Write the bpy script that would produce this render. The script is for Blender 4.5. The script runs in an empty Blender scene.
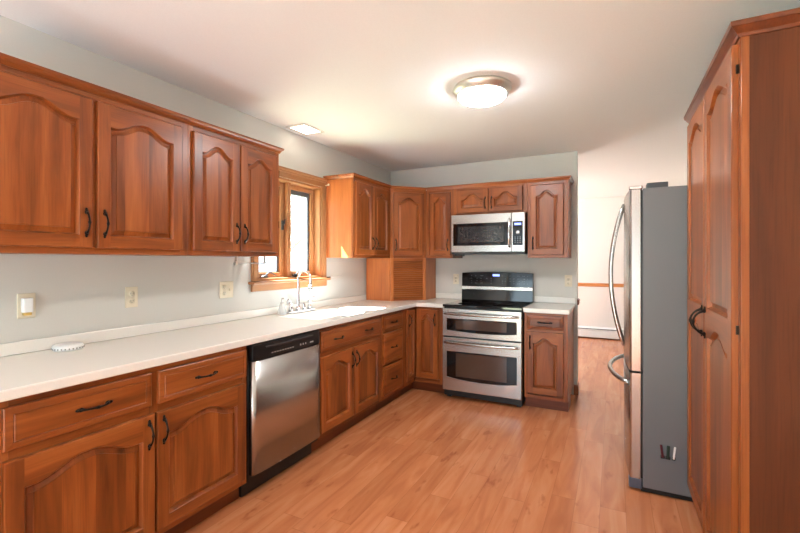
import bpy, bmesh, math, random
from mathutils import Vector, Matrix
random.seed(7)
PI = math.pi
S = bpy.context.scene
COL = S.collection

# ------------------------------------------------------------------ camera, world, sun, added fill, dining window, exposure
FPX, YAW, HOR = 421.25, 0.4689, 261.0
cam_d = bpy.data.cameras.new('camera')
cam = bpy.data.objects.new('camera', cam_d); COL.objects.link(cam)
cam.location = (2.44, -4.56, 1.3407)
cam.rotation_euler = (PI / 2, 0, YAW)
cam_d.sensor_width = 36.0
cam_d.lens = FPX / 800 * 36.0
cam_d.shift_y = -(266.5 - HOR) / 800
cam_d.clip_start = 0.02
S.camera = cam

S.view_settings.view_transform = 'Standard'
S.view_settings.look = 'None'
S.view_settings.gamma = 1.0
S.view_settings.use_curve_mapping = False
S.view_settings.exposure = 0.0

world = bpy.data.worlds.new('world'); S.world = world
world.use_nodes = True
bg = world.node_tree.nodes['Background']
bg.inputs[0].default_value = (0.74, 0.88, 1.0, 1)
bg.inputs[1].default_value = 2.5


def light(name, kind, loc, energy, color=(1, 1, 1), direction=None, **kw):
    d = bpy.data.lights.new(name, kind)
    d.energy = energy; d.color = color
    for k, v in kw.items():
        setattr(d, k, v)
    o = bpy.data.objects.new(name, d); COL.objects.link(o)
    o.location = loc
    if direction is not None:
        o.rotation_euler = Vector(direction).to_track_quat('-Z', 'Y').to_euler()
    return o


light('sun', 'SUN', (-4, -4, 6), 200.0, (0.84, 0.94, 1.0), (1, 0.45, -1.45), angle=0.012)
# fill light added behind the camera, aimed up; daylight by the next room's window
light('rear_fill', 'AREA', (1.3, -6.42, 1.10), 70, (0.66, 0.88, 1.0), (0, 1, 1.3), shape='RECTANGLE', size=2.3, size_y=1.9)
light('dining_daylight', 'AREA', (0.02, 2.15, 1.55), 72, (0.82, 0.92, 1.0), (1, 0, 0.1), shape='RECTANGLE', size=0.8, size_y=0.9)


# ------------------------------------------------------------------ node helpers / materials
def s2l(c):
    return tuple(((v / 255) / 12.92 if v / 255 <= 0.04045 else ((v / 255 + 0.055) / 1.055) ** 2.4) for v in c) + (1,)


class NT:
    def __init__(self, name):
        self.m = bpy.data.materials.new(name)
        self.m.use_nodes = True
        self.t = self.m.node_tree
        self.b = self.t.nodes['Principled BSDF']

    def n(self, typ, **kw):
        nd = self.t.nodes.new(typ)
        for k, v in kw.items():
            setattr(nd, k, v)
        return nd

    def l(self, a, b):
        self.t.links.new(a, b)

    def math(self, op, a, b=None, c=None):
        nd = self.n('ShaderNodeMath', operation=op)
        for i, v in enumerate((a, b, c)):
            if v is None:
                continue
            if isinstance(v, (int, float)):
                nd.inputs[i].default_value = v
            else:
                self.l(v, nd.inputs[i])
        return nd.outputs[0]

    def mix(self, fac, a, b, blend='MIX'):
        nd = self.n('ShaderNodeMix', data_type='RGBA', blend_type=blend)
        for i, v in ((0, fac), (6, a), (7, b)):
            if isinstance(v, (int, float)):
                nd.inputs[i].default_value = v
            elif isinstance(v, tuple):
                nd.inputs[i].default_value = v
            else:
                self.l(v, nd.inputs[i])
        return nd.outputs[2]

    def ramp(self, fac, stops):
        r = self.n('ShaderNodeValToRGB')
        el = r.color_ramp.elements
        while len(el) < len(stops):
            el.new(0.5)
        for e, (p, c) in zip(el, stops):
            e.position = p; e.color = c
        self.l(fac, r.inputs[0])
        return r.outputs[0]


def plain(name, rgb, rough=0.5, metal=0.0, bump=0.0, bscale=60, spec=None, coat=0.0, emit=None, emits=0):
    t = NT(name)
    c = s2l(rgb)
    tc = t.n('ShaderNodeTexCoord')
    ns = t.n('ShaderNodeTexNoise'); ns.inputs['Scale'].default_value = bscale; ns.inputs['Detail'].default_value = 3
    t.l(tc.outputs['Object'], ns.inputs['Vector'])
    col = t.mix(ns.outputs[0], tuple(v * 0.96 for v in c[:3]) + (1,), tuple(min(1, v * 1.04) for v in c[:3]) + (1,))
    t.l(col, t.b.inputs['Base Color'])
    t.b.inputs['Roughness'].default_value = rough
    t.b.inputs['Metallic'].default_value = metal
    if spec is not None:
        t.b.inputs['Specular IOR Level'].default_value = spec
    t.b.inputs['Coat Weight'].default_value = coat
    if bump:
        b = t.n('ShaderNodeBump'); b.inputs['Strength'].default_value = bump; b.inputs['Distance'].default_value = 0.002
        t.l(ns.outputs[0], b.inputs['Height']); t.l(b.outputs[0], t.b.inputs['Normal'])
    if emit:
        t.b.inputs['Emission Color'].default_value = s2l(emit)
        t.b.inputs['Emission Strength'].default_value = emits
    return t.m


def wood(name, axis, dark, mid, lite, boards=0.0, rough=0.33, contrast=1.0, spec=0.4):
    """varnished cherry; grain runs along the object's own axis (0 x, 1 y, 2 z)"""
    t = NT(name)
    tc = t.n('ShaderNodeTexCoord'); oi = t.n('ShaderNodeObjectInfo')
    add = t.n('ShaderNodeVectorMath', operation='ADD')
    sc = t.n('ShaderNodeVectorMath', operation='SCALE'); sc.inputs[3].default_value = 9.0
    cmb = t.n('ShaderNodeCombineXYZ')
    for i in range(3):
        t.l(oi.outputs['Random'], cmb.inputs[i])
    t.l(cmb.outputs[0], sc.inputs[0])
    t.l(tc.outputs['Object'], add.inputs[0]); t.l(sc.outputs[0], add.inputs[1])
    vec = add.outputs[0]
    board = None
    if boards:
        sep = t.n('ShaderNodeSeparateXYZ'); t.l(vec, sep.inputs[0])
        fl = t.math('FLOOR', t.math('DIVIDE', sep.outputs[0], boards))
        wn = t.n('ShaderNodeTexWhiteNoise', noise_dimensions='1D'); t.l(fl, wn.inputs['W'])
        board = wn.outputs['Value']
        off = t.n('ShaderNodeVectorMath', operation='ADD'); t.l(vec, off.inputs[0])
        s2 = t.n('ShaderNodeVectorMath', operation='SCALE'); s2.inputs[3].default_value = 5.0
        t.l(wn.outputs['Color'], s2.inputs[0]); t.l(s2.outputs[0], off.inputs[1])
        vec = off.outputs[0]
    mp = t.n('ShaderNodeMapping'); t.l(vec, mp.inputs[0])
    s = [9.0, 9.0, 9.0]; s[axis] = 0.9
    mp.inputs['Scale'].default_value = s
    n1 = t.n('ShaderNodeTexNoise'); n1.inputs['Scale'].default_value = 1.6; n1.inputs['Detail'].default_value = 5; n1.inputs['Distortion'].default_value = 0.6
    t.l(mp.outputs[0], n1.inputs['Vector'])
    mp2 = t.n('ShaderNodeMapping'); t.l(vec, mp2.inputs[0])
    s = [160.0, 160.0, 160.0]; s[axis] = 5.0
    mp2.inputs['Scale'].default_value = s
    n2 = t.n('ShaderNodeTexNoise'); n2.inputs['Scale'].default_value = 1.0; n2.inputs['Detail'].default_value = 2
    t.l(mp2.outputs[0], n2.inputs['Vector'])
    h = 0.24 / max(0.3, contrast)
    col = t.ramp(n1.outputs[0], [(0.5 - h * 1.1, s2l(dark)), (0.5, s2l(mid)), (0.5 + h * 1.1, s2l(lite))])
    pore = t.ramp(n2.outputs[0], [(0.32, (0.72, 0.70, 0.68, 1)), (0.5, (1, 1, 1, 1))])
    col = t.mix(0.55, col, pore, 'MULTIPLY')
    tone = oi.outputs['Random'] if board is None else board
    k = 0.14 if board is None else 0.22
    tn = t.ramp(tone, [(0, (1 - k, 1 - k * 1.15, 1 - k * 1.3, 1)), (1, (1 + k * .55, 1 + k * .6, 1 + k * .7, 1))])
    col = t.mix(1.0, col, tn, 'MULTIPLY')
    t.l(col, t.b.inputs['Base Color'])
    t.b.inputs['Roughness'].default_value = rough
    t.b.inputs['Coat Weight'].default_value = 0.06
    t.b.inputs['Specular IOR Level'].default_value = spec
    t.b.inputs['Coat Roughness'].default_value = 0.2
    b = t.n('ShaderNodeBump'); b.inputs['Strength'].default_value = 0.06; b.inputs['Distance'].default_value = 0.001
    t.l(n2.outputs[0], b.inputs['Height']); t.l(b.outputs[0], t.b.inputs['Normal'])
    return t.m


WD, WM, WL = (96, 45, 17), (142, 74, 30), (168, 96, 47)
W_V = wood('cherry_vertical', 2, WD, WM, WL)
W_H = wood('cherry_horizontal', 0, WD, WM, WL)
W_Y = wood('cherry_depth_grain', 1, WD, WM, WL)
W_PANEL = wood('cherry_glued_boards', 2, WD, WM, WL, boards=0.115)
W_END_LIT = wood('cherry_end_panel_lit', 2, (146, 78, 36), (180, 104, 54), (200, 124, 70), contrast=0.7)  # lighter copy of the cherry: window glare put into the colour
W_DARK = wood('cherry_dark_edge', 0, (84, 36, 14), (108, 50, 20), (130, 64, 28))
W_TRIM_V = wood('oak_window_trim_vertical', 2, (138, 90, 54), (162, 112, 72), (180, 132, 90), contrast=0.7)
W_TRIM_Y = wood('oak_window_trim_along', 1, (138, 90, 54), (162, 112, 72), (180, 132, 90), contrast=0.7)
W_RAIL = wood('oak_chair_rail', 0, (170, 104, 56), (196, 128, 76), (210, 146, 92))
BRONZE = plain('oil_rubbed_bronze', (38, 32, 28), 0.32, 0.85)
WALLM = plain('wall_paint_grey', (206, 204, 197), 0.85, bump=0.05, bscale=180)
FARWALLM = plain('wall_paint_offwhite', (232, 226, 220), 0.85, bump=0.05, bscale=180)
CEILM = plain('ceiling_paint', (240, 241, 240), 0.9, bump=0.06, bscale=150)
COUNTER = plain('solid_surface_offwhite', (236, 232, 224), 0.24, bscale=260)
SINKM = plain('sink_white', (240, 238, 233), 0.2)
BLACKG = plain('black_glass', (7, 7, 8), 0.06)
BLACKP = plain('black_plastic', (17, 16, 16), 0.35)
CHARC = plain('charcoal_plastic', (44, 42, 41), 0.45)
CHROME = plain('chrome', (225, 226, 228), 0.12, 1.0)
CREAM = plain('cream_plastic', (226, 216, 192), 0.45)
WHITEP = plain('white_plastic', (238, 238, 236), 0.4)
YELLOWP = plain('amber_plastic', (214, 176, 96), 0.4)
HEATER = plain('heater_enamel', (236, 234, 232), 0.4)
FRIDGE_SIDE = plain('fridge_side_grey', (108, 111, 114), 0.42, bump=0.1, bscale=420)
GREYSTRIP = plain('grey_seal', (70, 72, 76), 0.6)
MARK = plain('pale_marking', (190, 190, 186), 0.5)
REDM = plain('dark_red_magnet', (92, 28, 36), 0.4)
GREENM = plain('dark_green_magnet', (28, 48, 38), 0.4)
DISPLAY = plain('blue_display', (90, 110, 220), 0.3, emit=(150, 170, 255), emits=2.2)
LAMPGLASS = plain('lit_opal_glass', (255, 252, 246), 0.3, emit=(246, 250, 252), emits=125.0)
LENS = plain('lit_downlight_lens', (255, 252, 246), 0.4, emit=(255, 244, 228), emits=5.0)
NICKEL = plain('brushed_nickel', (226, 220, 210), 0.42, 1.0)
OVENPANE = plain('oven_inner_pane', (66, 50, 42), 0.1, coat=0.6)
MWPANE = plain('microwave_mesh_pane', (38, 38, 39), 0.12, coat=0.4)
BURNER = plain('burner_ring_grey', (58, 58, 60), 0.2)
BARK = plain('bark_grey', (128, 124, 120), 0.9)
LAWN = plain('winter_lawn', (150, 150, 120), 0.95)


def steel_mat(name, axis, rgb=(186, 182, 178), rough=0.27):
    t = NT(name)
    tc = t.n('ShaderNodeTexCoord'); mp = t.n('ShaderNodeMapping'); t.l(tc.outputs['Object'], mp.inputs[0])
    s = [900.0, 900.0, 900.0]; s[axis] = 6.0
    mp.inputs['Scale'].default_value = s
    n = t.n('ShaderNodeTexNoise'); n.inputs['Scale'].default_value = 1.0; t.l(mp.outputs[0], n.inputs['Vector'])
    c = s2l(rgb)
    t.l(t.mix(n.outputs[0], tuple(v * .99 for v in c[:3]) + (1,), tuple(v * 1.01 for v in c[:3]) + (1,)), t.b.inputs['Base Color'])
    t.b.inputs['Metallic'].default_value = 1.0
    t.b.inputs['Roughness'].default_value = rough
    return t.m


STEEL = steel_mat('brushed_stainless_horizontal', 0)
STEEL_V = steel_mat('brushed_stainless_vertical', 2)


def glass_mat():
    t = NT('window_glass')
    t.t.nodes.remove(t.b)
    out = t.t.nodes['Material Output']
    tr = t.n('ShaderNodeBsdfTransparent'); gl = t.n('ShaderNodeBsdfGlossy'); gl.inputs['Roughness'].default_value = 0.02
    fr = t.n('ShaderNodeLayerWeight'); fr.inputs[0].default_value = 0.12
    mx = t.n('ShaderNodeMixShader')
    t.l(t.math('MULTIPLY', fr.outputs['Facing'], 0.35), mx.inputs[0]); t.l(tr.outputs[0], mx.inputs[1]); t.l(gl.outputs[0], mx.inputs[2])
    t.l(mx.outputs[0], out.inputs[0])
    return t.m


GLASS = glass_mat()


def clear_mat():
    t = NT('clear_pump_bottle')
    t.b.inputs['Base Color'].default_value = (0.9, 0.9, 0.88, 1)
    t.b.inputs['Roughness'].default_value = 0.15
    t.b.inputs['Alpha'].default_value = 0.45
    return t.m


CLEAR = clear_mat()


def floor_mat():
    t = NT('laminate_planks')
    tc = t.n('ShaderNodeTexCoord'); sep = t.n('ShaderNodeSeparateXYZ'); t.l(tc.outputs['Object'], sep.inputs[0])
    PW, PL = 0.125, 1.1
    u = t.math('DIVIDE', sep.outputs[0], PW); ui = t.math('FLOOR', u); uf = t.math('FRACT', u)
    w1 = t.n('ShaderNodeTexWhiteNoise', noise_dimensions='1D'); t.l(ui, w1.inputs['W'])
    v = t.math('ADD', t.math('DIVIDE', sep.outputs[1], PL), w1.outputs['Value']); vi = t.math('FLOOR', v); vf = t.math('FRACT', v)
    cmb = t.n('ShaderNodeCombineXYZ'); t.l(ui, cmb.inputs[0]); t.l(vi, cmb.inputs[1])
    w2 = t.n('ShaderNodeTexWhiteNoise', noise_dimensions='2D'); t.l(cmb.outputs[0], w2.inputs['Vector'])
    off = t.n('ShaderNodeVectorMath', operation='SCALE'); off.inputs[3].default_value = 8; t.l(w2.outputs['Color'], off.inputs[0])
    add = t.n('ShaderNodeVectorMath', operation='ADD'); t.l(tc.outputs['Object'], add.inputs[0]); t.l(off.outputs[0], add.inputs[1])
    mp = t.n('ShaderNodeMapping'); mp.inputs['Scale'].default_value = (9, 1.1, 1); t.l(add.outputs[0], mp.inputs[0])
    n1 = t.n('ShaderNodeTexNoise'); n1.inputs['Scale'].default_value = 1.7; n1.inputs['Detail'].default_value = 6; n1.inputs['Distortion'].default_value = 0.8
    t.l(mp.outputs[0], n1.inputs['Vector'])
    col = t.ramp(n1.outputs[0], [(0.2, s2l((166, 98, 62))), (0.5, s2l((190, 119, 78))), (0.8, s2l((204, 139, 99)))])
    tn = t.ramp(w2.outputs['Value'], [(0, (0.90, 0.87, 0.84, 1)), (1, (1.05, 1.06, 1.08, 1))])
    col = t.mix(1.0, col, tn, 'MULTIPLY')
    mp3 = t.n('ShaderNodeMapping'); mp3.inputs['Scale'].default_value = (7, 2.2, 1); t.l(add.outputs[0], mp3.inputs[0])
    n3 = t.n('ShaderNodeTexNoise'); n3.inputs['Scale'].default_value = 2.4; n3.inputs['Detail'].default_value = 3; t.l(mp3.outputs[0], n3.inputs['Vector'])
    kn = t.ramp(n3.outputs[0], [(0.27, (0.74, 0.66, 0.60, 1)), (0.36, (1, 1, 1, 1))])
    col = t.mix(1.0, col, kn, 'MULTIPLY')
    su = t.math('LESS_THAN', t.math('MINIMUM', uf, t.math('SUBTRACT', 1.0, uf)), 0.008)
    sv = t.math('LESS_THAN', t.math('MINIMUM', vf, t.math('SUBTRACT', 1.0, vf)), 0.0014)
    seam = t.math('MAXIMUM', su, sv)
    col = t.mix(t.math('MULTIPLY', seam, 0.45), col, s2l((120, 66, 34)))
    t.l(col, t.b.inputs['Base Color'])
    t.b.inputs['Roughness'].default_value = 0.22
    b = t.n('ShaderNodeBump'); b.inputs['Strength'].default_value = 0.2; b.inputs['Distance'].default_value = 0.001; b.invert = True
    t.l(seam, b.inputs['Height']); t.l(b.outputs[0], t.b.inputs['Normal'])
    return t.m


FLOORM = floor_mat()


# ------------------------------------------------------------------ mesh helpers
class MB:
    def __init__(self):
        self.v = []; self.f = []; self.mi = []; self.sm = []

    def add(self, vs, fs, mi=0, smooth=False):
        o = len(self.v); self.v += [tuple(p) for p in vs]
        for f in fs:
            self.f.append([i + o for i in f]); self.mi.append(mi); self.sm.append(smooth)
        return self

    def box(self, x0, x1, y0, y1, z0, z1, mi=0):
        return self.add([(x0, y0, z0), (x1, y0, z0), (x1, y1, z0), (x0, y1, z0), (x0, y0, z1), (x1, y0, z1), (x1, y1, z1), (x0, y1, z1)],
                        [(0, 3, 2, 1), (4, 5, 6, 7), (0, 1, 5, 4), (1, 2, 6, 5), (2, 3, 7, 6), (3, 0, 4, 7)], mi)

    def prism(self, poly, z0, z1, mi=0):
        n = len(poly)
        return self.add([(x, y, z0) for x, y in poly] + [(x, y, z1) for x, y in poly],
                        [tuple(range(n))[::-1], tuple(range(n, 2 * n))] + [(i, (i + 1) % n, n + (i + 1) % n, n + i) for i in range(n)], mi)

    def tube(self, pts, r, n=10, mi=0, squash=None):
        pts = [Vector(p) for p in pts]; m = len(pts)
        rs = r if isinstance(r, (list, tuple)) else [r] * m
        vs = []; up = None
        for i, p in enumerate(pts):
            d = (pts[min(i + 1, m - 1)] - pts[max(i - 1, 0)]).normalized()
            if up is None:
                up = Vector((0, 0, 1)) if abs(d.z) < 0.9 else Vector((1, 0, 0))
            a = (up - d * up.dot(d)).normalized(); b = d.cross(a); up = a
            for k in range(n):
                t = 2 * PI * k / n
                vs.append(p + a * (rs[i] * math.cos(t)) + b * (rs[i] * (squash or 1) * math.sin(t)))
        fs = [(i * n + k, i * n + (k + 1) % n, (i + 1) * n + (k + 1) % n, (i + 1) * n + k) for i in range(m - 1) for k in range(n)]
        fs += [tuple(range(n))[::-1], tuple(range((m - 1) * n, m * n))]
        return self.add(vs, fs, mi, True)

    def lathe(self, prof, n=40, c=(0, 0, 0), mi=0, sx=1, sy=1):
        vs = []
        for r, z in prof:
            for k in range(n):
                t = 2 * PI * k / n
                vs.append((c[0] + r * sx * math.cos(t), c[1] + r * sy * math.sin(t), c[2] + z))
        m = len(prof)
        fs = [(i * n + k, i * n + (k + 1) % n, (i + 1) * n + (k + 1) % n, (i + 1) * n + k) for i in range(m - 1) for k in range(n)]
        fs += [tuple(range(n)), tuple(range((m - 1) * n, m * n))]
        return self.add(vs, fs, mi, True)

    def ball(self, c, rx, ry, rz, n=10, mi=0):
        prof = [(math.sin(PI * (i + .02) / 8.04), -math.cos(PI * (i + .02) / 8.04)) for i in range(9)]
        vs = [(c[0] + rx * r * math.cos(2 * PI * k / n), c[1] + ry * r * math.sin(2 * PI * k / n), c[2] + rz * z) for r, z in prof for k in range(n)]
        fs = [(i * n + k, i * n + (k + 1) % n, (i + 1) * n + (k + 1) % n, (i + 1) * n + k) for i in range(8) for k in range(n)]
        fs += [tuple(range(n))[::-1], tuple(range(8 * n, 9 * n))]
        return self.add(vs, fs, mi, True)

    def sweep(self, path, prof, mi=0):
        """profile (out, z) carried along a 2-D path; out is to the right of travel, mitred corners"""
        m = len(path); P = [Vector(p) for p in path]; rows = []
        for i in range(m):
            ns = []
            if i > 0:
                d = (P[i] - P[i - 1]).normalized(); ns.append(Vector((d.y, -d.x)))
            if i < m - 1:
                d = (P[i + 1] - P[i]).normalized(); ns.append(Vector((d.y, -d.x)))
            nn = ns[0] if len(ns) == 1 else (ns[0] + ns[1]) / (1 + ns[0].dot(ns[1]))
            rows.append([(P[i].x + nn.x * o, P[i].y + nn.y * o, z) for o, z in prof])
        n = len(prof)
        fs = [(i * n + k, i * n + (k + 1) % n, (i + 1) * n + (k + 1) % n, (i + 1) * n + k) for i in range(m - 1) for k in range(n)]
        fs += [tuple(range(n)), tuple(range((m - 1) * n, m * n))]
        return self.add([p for r in rows for p in r], fs, mi)

    def cells(self, xs, ys, inside, z0, z1, mi=0):
        nx, ny = len(xs), len(ys)
        vs = [(x, y, z) for z in (z0, z1) for y in ys for x in xs]
        I = lambda i, j, k: k * nx * ny + j * nx + i
        ins = lambda i, j: 0 <= i < nx - 1 and 0 <= j < ny - 1 and inside((xs[i] + xs[i + 1]) / 2, (ys[j] + ys[j + 1]) / 2)
        fs = []
        for j in range(ny - 1):
            for i in range(nx - 1):
                if not ins(i, j):
                    continue
                fs += [(I(i, j, 1), I(i + 1, j, 1), I(i + 1, j + 1, 1), I(i, j + 1, 1)), (I(i, j, 0), I(i, j + 1, 0), I(i + 1, j + 1, 0), I(i + 1, j, 0))]
                for di, dj, a, b in ((0, -1, (i, j), (i + 1, j)), (1, 0, (i + 1, j), (i + 1, j + 1)), (0, 1, (i + 1, j + 1), (i, j + 1)), (-1, 0, (i, j + 1), (i, j))):
                    if not ins(i + di, j + dj):
                        fs.append((I(*a, 0), I(*b, 0), I(*b, 1), I(*a, 1)))
        return self.add(vs, fs, mi)

    def obj(self, name, mat, parent=None, loc=(0, 0, 0), rot=(0, 0, 0), bevel=0.0, seg=2, fix=True):
        me = bpy.data.meshes.new(name)
        me.from_pydata(self.v, [], self.f)
        for m in (mat if isinstance(mat, (list, tuple)) else [mat]):
            me.materials.append(m)
        for p, mi, sm in zip(me.polygons, self.mi, self.sm):
            p.material_index = mi; p.use_smooth = sm
        bm = bmesh.new(); bm.from_mesh(me)
        loose = [v for v in bm.verts if not v.link_faces]
        if loose:
            bmesh.ops.delete(bm, geom=loose, context='VERTS')
        if fix:
            bmesh.ops.recalc_face_normals(bm, faces=bm.faces)
        bm.to_mesh(me); bm.free()
        o = bpy.data.objects.new(name, me); COL.objects.link(o)
        o.location = loc; o.rotation_euler = rot
        if parent is not None:
            o.parent = parent
        if bevel:
            b = o.modifiers.new('bevel', 'BEVEL'); b.width = bevel; b.segments = seg; b.limit_method = 'ANGLE'; b.angle_limit = 0.6
        return o


def box(name, mat, b, parent=None, bevel=0.0, **kw):
    return MB().box(*b).obj(name, mat, parent, bevel=bevel, **kw)


def tag(o, label, cat, group=None):
    o['label'] = label; o['category'] = cat
    if group:
        o['group'] = group
    return o


def thing(name, label, cat, loc, rz=0.0, group=None):
    o = bpy.data.objects.new(name, None); COL.objects.link(o)
    o.empty_display_size = 0.1
    o.location = loc; o.rotation_euler = (0, 0, rz)
    return tag(o, label, cat, group)


def struct(o):
    o['kind'] = 'structure'; return o


def copy_tree(o, parent=None):
    c = o.copy(); COL.objects.link(c)
    if parent is not None:
        c.parent = parent
    for ch in list(o.children):
        copy_tree(ch, c)
    return c


def arc(c, r, a0, a1, n, plane='xz'):
    out = []
    for i in range(n + 1):
        a = a0 + (a1 - a0) * i / n
        p = (c[0] + r * math.cos(a), c[1], c[2] + r * math.sin(a)) if plane == 'xz' else (c[0], c[1] + r * math.cos(a), c[2] + r * math.sin(a))
        out.append(p)
    return out


# ------------------------------------------------------------------ the room
CH = 2.438
WX0, WX1 = -0.16, 3.48      # left wall outer face, right wall inner face
Y0, Y1 = -6.5, 3.5          # wall behind the camera, far wall of the next room
struct(box('floor', FLOORM, (WX0, WX1 + .12, Y0 - .12, Y1 + .12, -0.1, 0)))
struct(box('ceiling', CEILM, (WX0, WX1 + .12, Y0 - .12, Y1 + .12, CH, CH + 0.1)))
WY0, WY1, WZ0, WZ1 = -2.175, -1.375, 1.185, 2.03     # kitchen window opening


def holed_wall(name, mat, x0, x1, y0, y1, holes, axis):
    """wall slab with rectangular holes (a0, a1, z0, z1) along axis 'x' or 'y'"""
    lo, hi = (y0, y1) if axis == 'y' else (x0, x1)
    As = sorted({lo, hi} | {h[0] for h in holes} | {h[1] for h in holes})
    Zs = sorted({0, CH} | {h[2] for h in holes} | {h[3] for h in holes})
    inside = lambda a, z: not any(h[0] < a < h[1] and h[2] < z < h[3] for h in holes)
    mb = MB()
    if axis == 'y':
        mb.cells(As, Zs, inside, -x1, -x0)
        mb.v = [(-c, a, z) for a, z, c in mb.v]
    else:
        mb.cells(As, Zs, inside, -y1, -y0)
        mb.v = [(a, -c, z) for a, z, c in mb.v]
    return struct(mb.obj(name, mat))


holed_wall('wall_left', WALLM, WX0, 0, Y0 - .12, Y1 + .12, [(WY0, WY1, WZ0, WZ1), (1.75, 2.55, 1.1, 2.0)], 'y')
struct(box('wall_back', WALLM, (0, 2.115, 0, 0.13, 0, CH)))
struct(box('wall_far', FARWALLM, (0, WX1, Y1, Y1 + .12, 0, CH)))
struct(box('wall_right', WALLM, (WX1, WX1 + .12, Y0 - .12, Y1 + .12, 0, CH)))
holed_wall('wall_front', WALLM, 0, WX1, Y0 - .12, Y0, [(0.1, 2.5, 0.05, 2.1)], 'x')  # opening added behind the camera to let light in
struct(MB().sweep([(2.086, -.0005), (2.1155, -.0005), (2.1155, .13)], [(0, 0), (.014, 0), (.014, .085), (.008, .1), (0, .1)]).obj('baseboard_back', W_H))
RAILP = [(0, 0), (.012, .004), (.02, .016), (.016, .03), (.022, .044), (.012, .06), (0, .062)]
struct(MB().sweep([(0, 0.0), (2.5, 0.0), (3.4, 0.0)], RAILP).obj('trim_1', W_RAIL, loc=(0.02, Y1, 0.895)))
struct(MB().sweep([(2.115, 0.02), (2.115, 0.13), (0.02, 0.13)], RAILP).obj('trim_2', W_DARK, loc=(0, 0, 0.895)))

# ---- the sink window
win = bpy.data.objects.new('window_1', None); COL.objects.link(win); win.location = (0, (WY0 + WY1) / 2, WZ0); struct(win)
OY = (WY0 + WY1) / 2
hw = (WY1 - WY0) / 2; hh = WZ1 - WZ0
lin = MB()
lin.box(-.155, .0, -hw, -hw + .018, 0, hh); lin.box(-.155, .0, hw - .018, hw, 0, hh)
lin.obj('jamb_liner', W_TRIM_V, win)
lin = MB(); lin.box(-.155, .0, -hw + .018, hw - .018, hh - .018, hh); lin.box(-.155, 0.0, -hw + .018, hw - .018, 0, .018)
lin.obj('head_liner', W_TRIM_Y, win)
for s in (-1, 1):
    a, b = sorted((s * (hw - .008), s * (hw + .062)))
    mb = MB().box(0.0005, .016, a, b, -.0, hh + .002); mb.box(0.016, .022, a + .012, b - .012, 0, hh + .002)
    mb.obj('side_casing', W_TRIM_V, win, bevel=.003)
mb = MB().sweep([(0, -hw - .068), (0, hw + .068)], [(0, 0), (.02, 0), (.02, .04), (.03, .046), (.03, .056), (.04, .064), (.04, .078), (0, .078)])
mb.obj('head_casing', W_TRIM_Y, win, loc=(0.0005, 0, hh + .002))
box('window_stool', W_TRIM_Y, (-.02, .06, -hw - .085, hw + .07, -.022, 0), win, bevel=.006)
box('apron', W_TRIM_Y, (0.0005, .02, -hw - .062, hw + .062, -.078, -.022), win, bevel=.004)
box('mullion', W_TRIM_V, (-.13, -.03, -.018, .018, .018, hh - .018), win, bevel=.003)


def sash(y0, y1):
    z0, z1 = .02, hh - .02
    fw = .040
    mb = MB()
    mb.box(-.12, -.075, y0, y0 + fw, z0, z1); mb.box(-.12, -.075, y1 - fw, y1, z0, z1)
    mb.box(-.12, -.075, y0 + fw, y1 - fw, z0, z0 + fw); mb.box(-.12, -.075, y0 + fw, y1 - fw, z1 - fw, z1)
    sh = mb.obj('window_sash', W_TRIM_V, win, bevel=.003)
    g = .008
    mb = MB()
    a0, a1, c0, c1 = y0 + fw, y1 - fw, z0 + fw, z1 - fw
    mb.box(-.116, -.098, a0, a0 + g, c0, c1); mb.box(-.116, -.098, a1 - 3 * g, a1, c0, c1)
    mb.box(-.116, -.098, a0 + g, a1 - 3 * g, c0, c0 + g); mb.box(-.116, -.098, a0 + g, a1 - 3 * g, c1 - 5 * g, c1)
    mb.obj('grey_seal', GREYSTRIP, sh)
    MB().box(-.108, -.104, a0 + .001, a1 - .001, c0 + .001, c1 - .001).obj('glass_pane', GLASS, sh)


sash(-hw + .019, -.019); sash(.019, hw - .019)
for yy in (-.26, .10):
    mb = MB().ball((-.052, yy, .03), .02, .035, .014)
    mb.tube([(-.05, yy, .036), (-.035, yy + .02, .062), (-.03, yy + .06, .056), (-.03, yy + .1, .036)], .006, 8)
    mb.obj('crank_handle', CHARC, win)
mb = MB().box(-.074, -.06, -.055, -.035, .42, .50); mb.tube([(-.06, -.045, .46), (-.045, -.045, .475), (-.04, -.045, .51)], .005, 8)
mb.obj('sash_latch', CHARC, win)

# outdoors beyond the window
struct(box('ground', LAWN, (-30, WX0 - .3, -30, 30, -.6, -.5)))


def tree_mesh(seed):
    rnd = random.Random(seed); mb = MB()

    def grow(p, d, ln, r, lv):
        pts = [p]
        for i in range(4):
            d = (d + Vector((rnd.uniform(-.2, .2), rnd.uniform(-.2, .2), rnd.uniform(-.05, .2)))).normalized()
            pts.append(pts[-1] + d * ln / 4)
        mb.tube(pts, [r * (1 - .12 * i) for i in range(5)], 5)
        if lv:
            for k in range(4 if lv > 1 else 5):
                q = pts[rnd.randint(1, 4)]
                nd = (d + Vector((rnd.uniform(-1, 1), rnd.uniform(-1, 1), rnd.uniform(-.3, .8)))).normalized()
                grow(q, nd, ln * .62, r * .5, lv - 1)
    grow(Vector((0, 0, 0)), Vector((0, 0, 1)), 2.8, .09, 5)
    return mb


for sd, xy, lab in ((3, (-6.5, 5.5), 'bare grey tree outdoors in the bright view through the right-hand window sash'),):
    t = thing('bare_tree', lab, 'tree', (xy[0], xy[1], -.5))
    tree_mesh(sd).obj('trunk', BARK, t)

# ------------------------------------------------------------------ cabinet kit
ST = 0.055
HANDLE_MESH = {}


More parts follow.
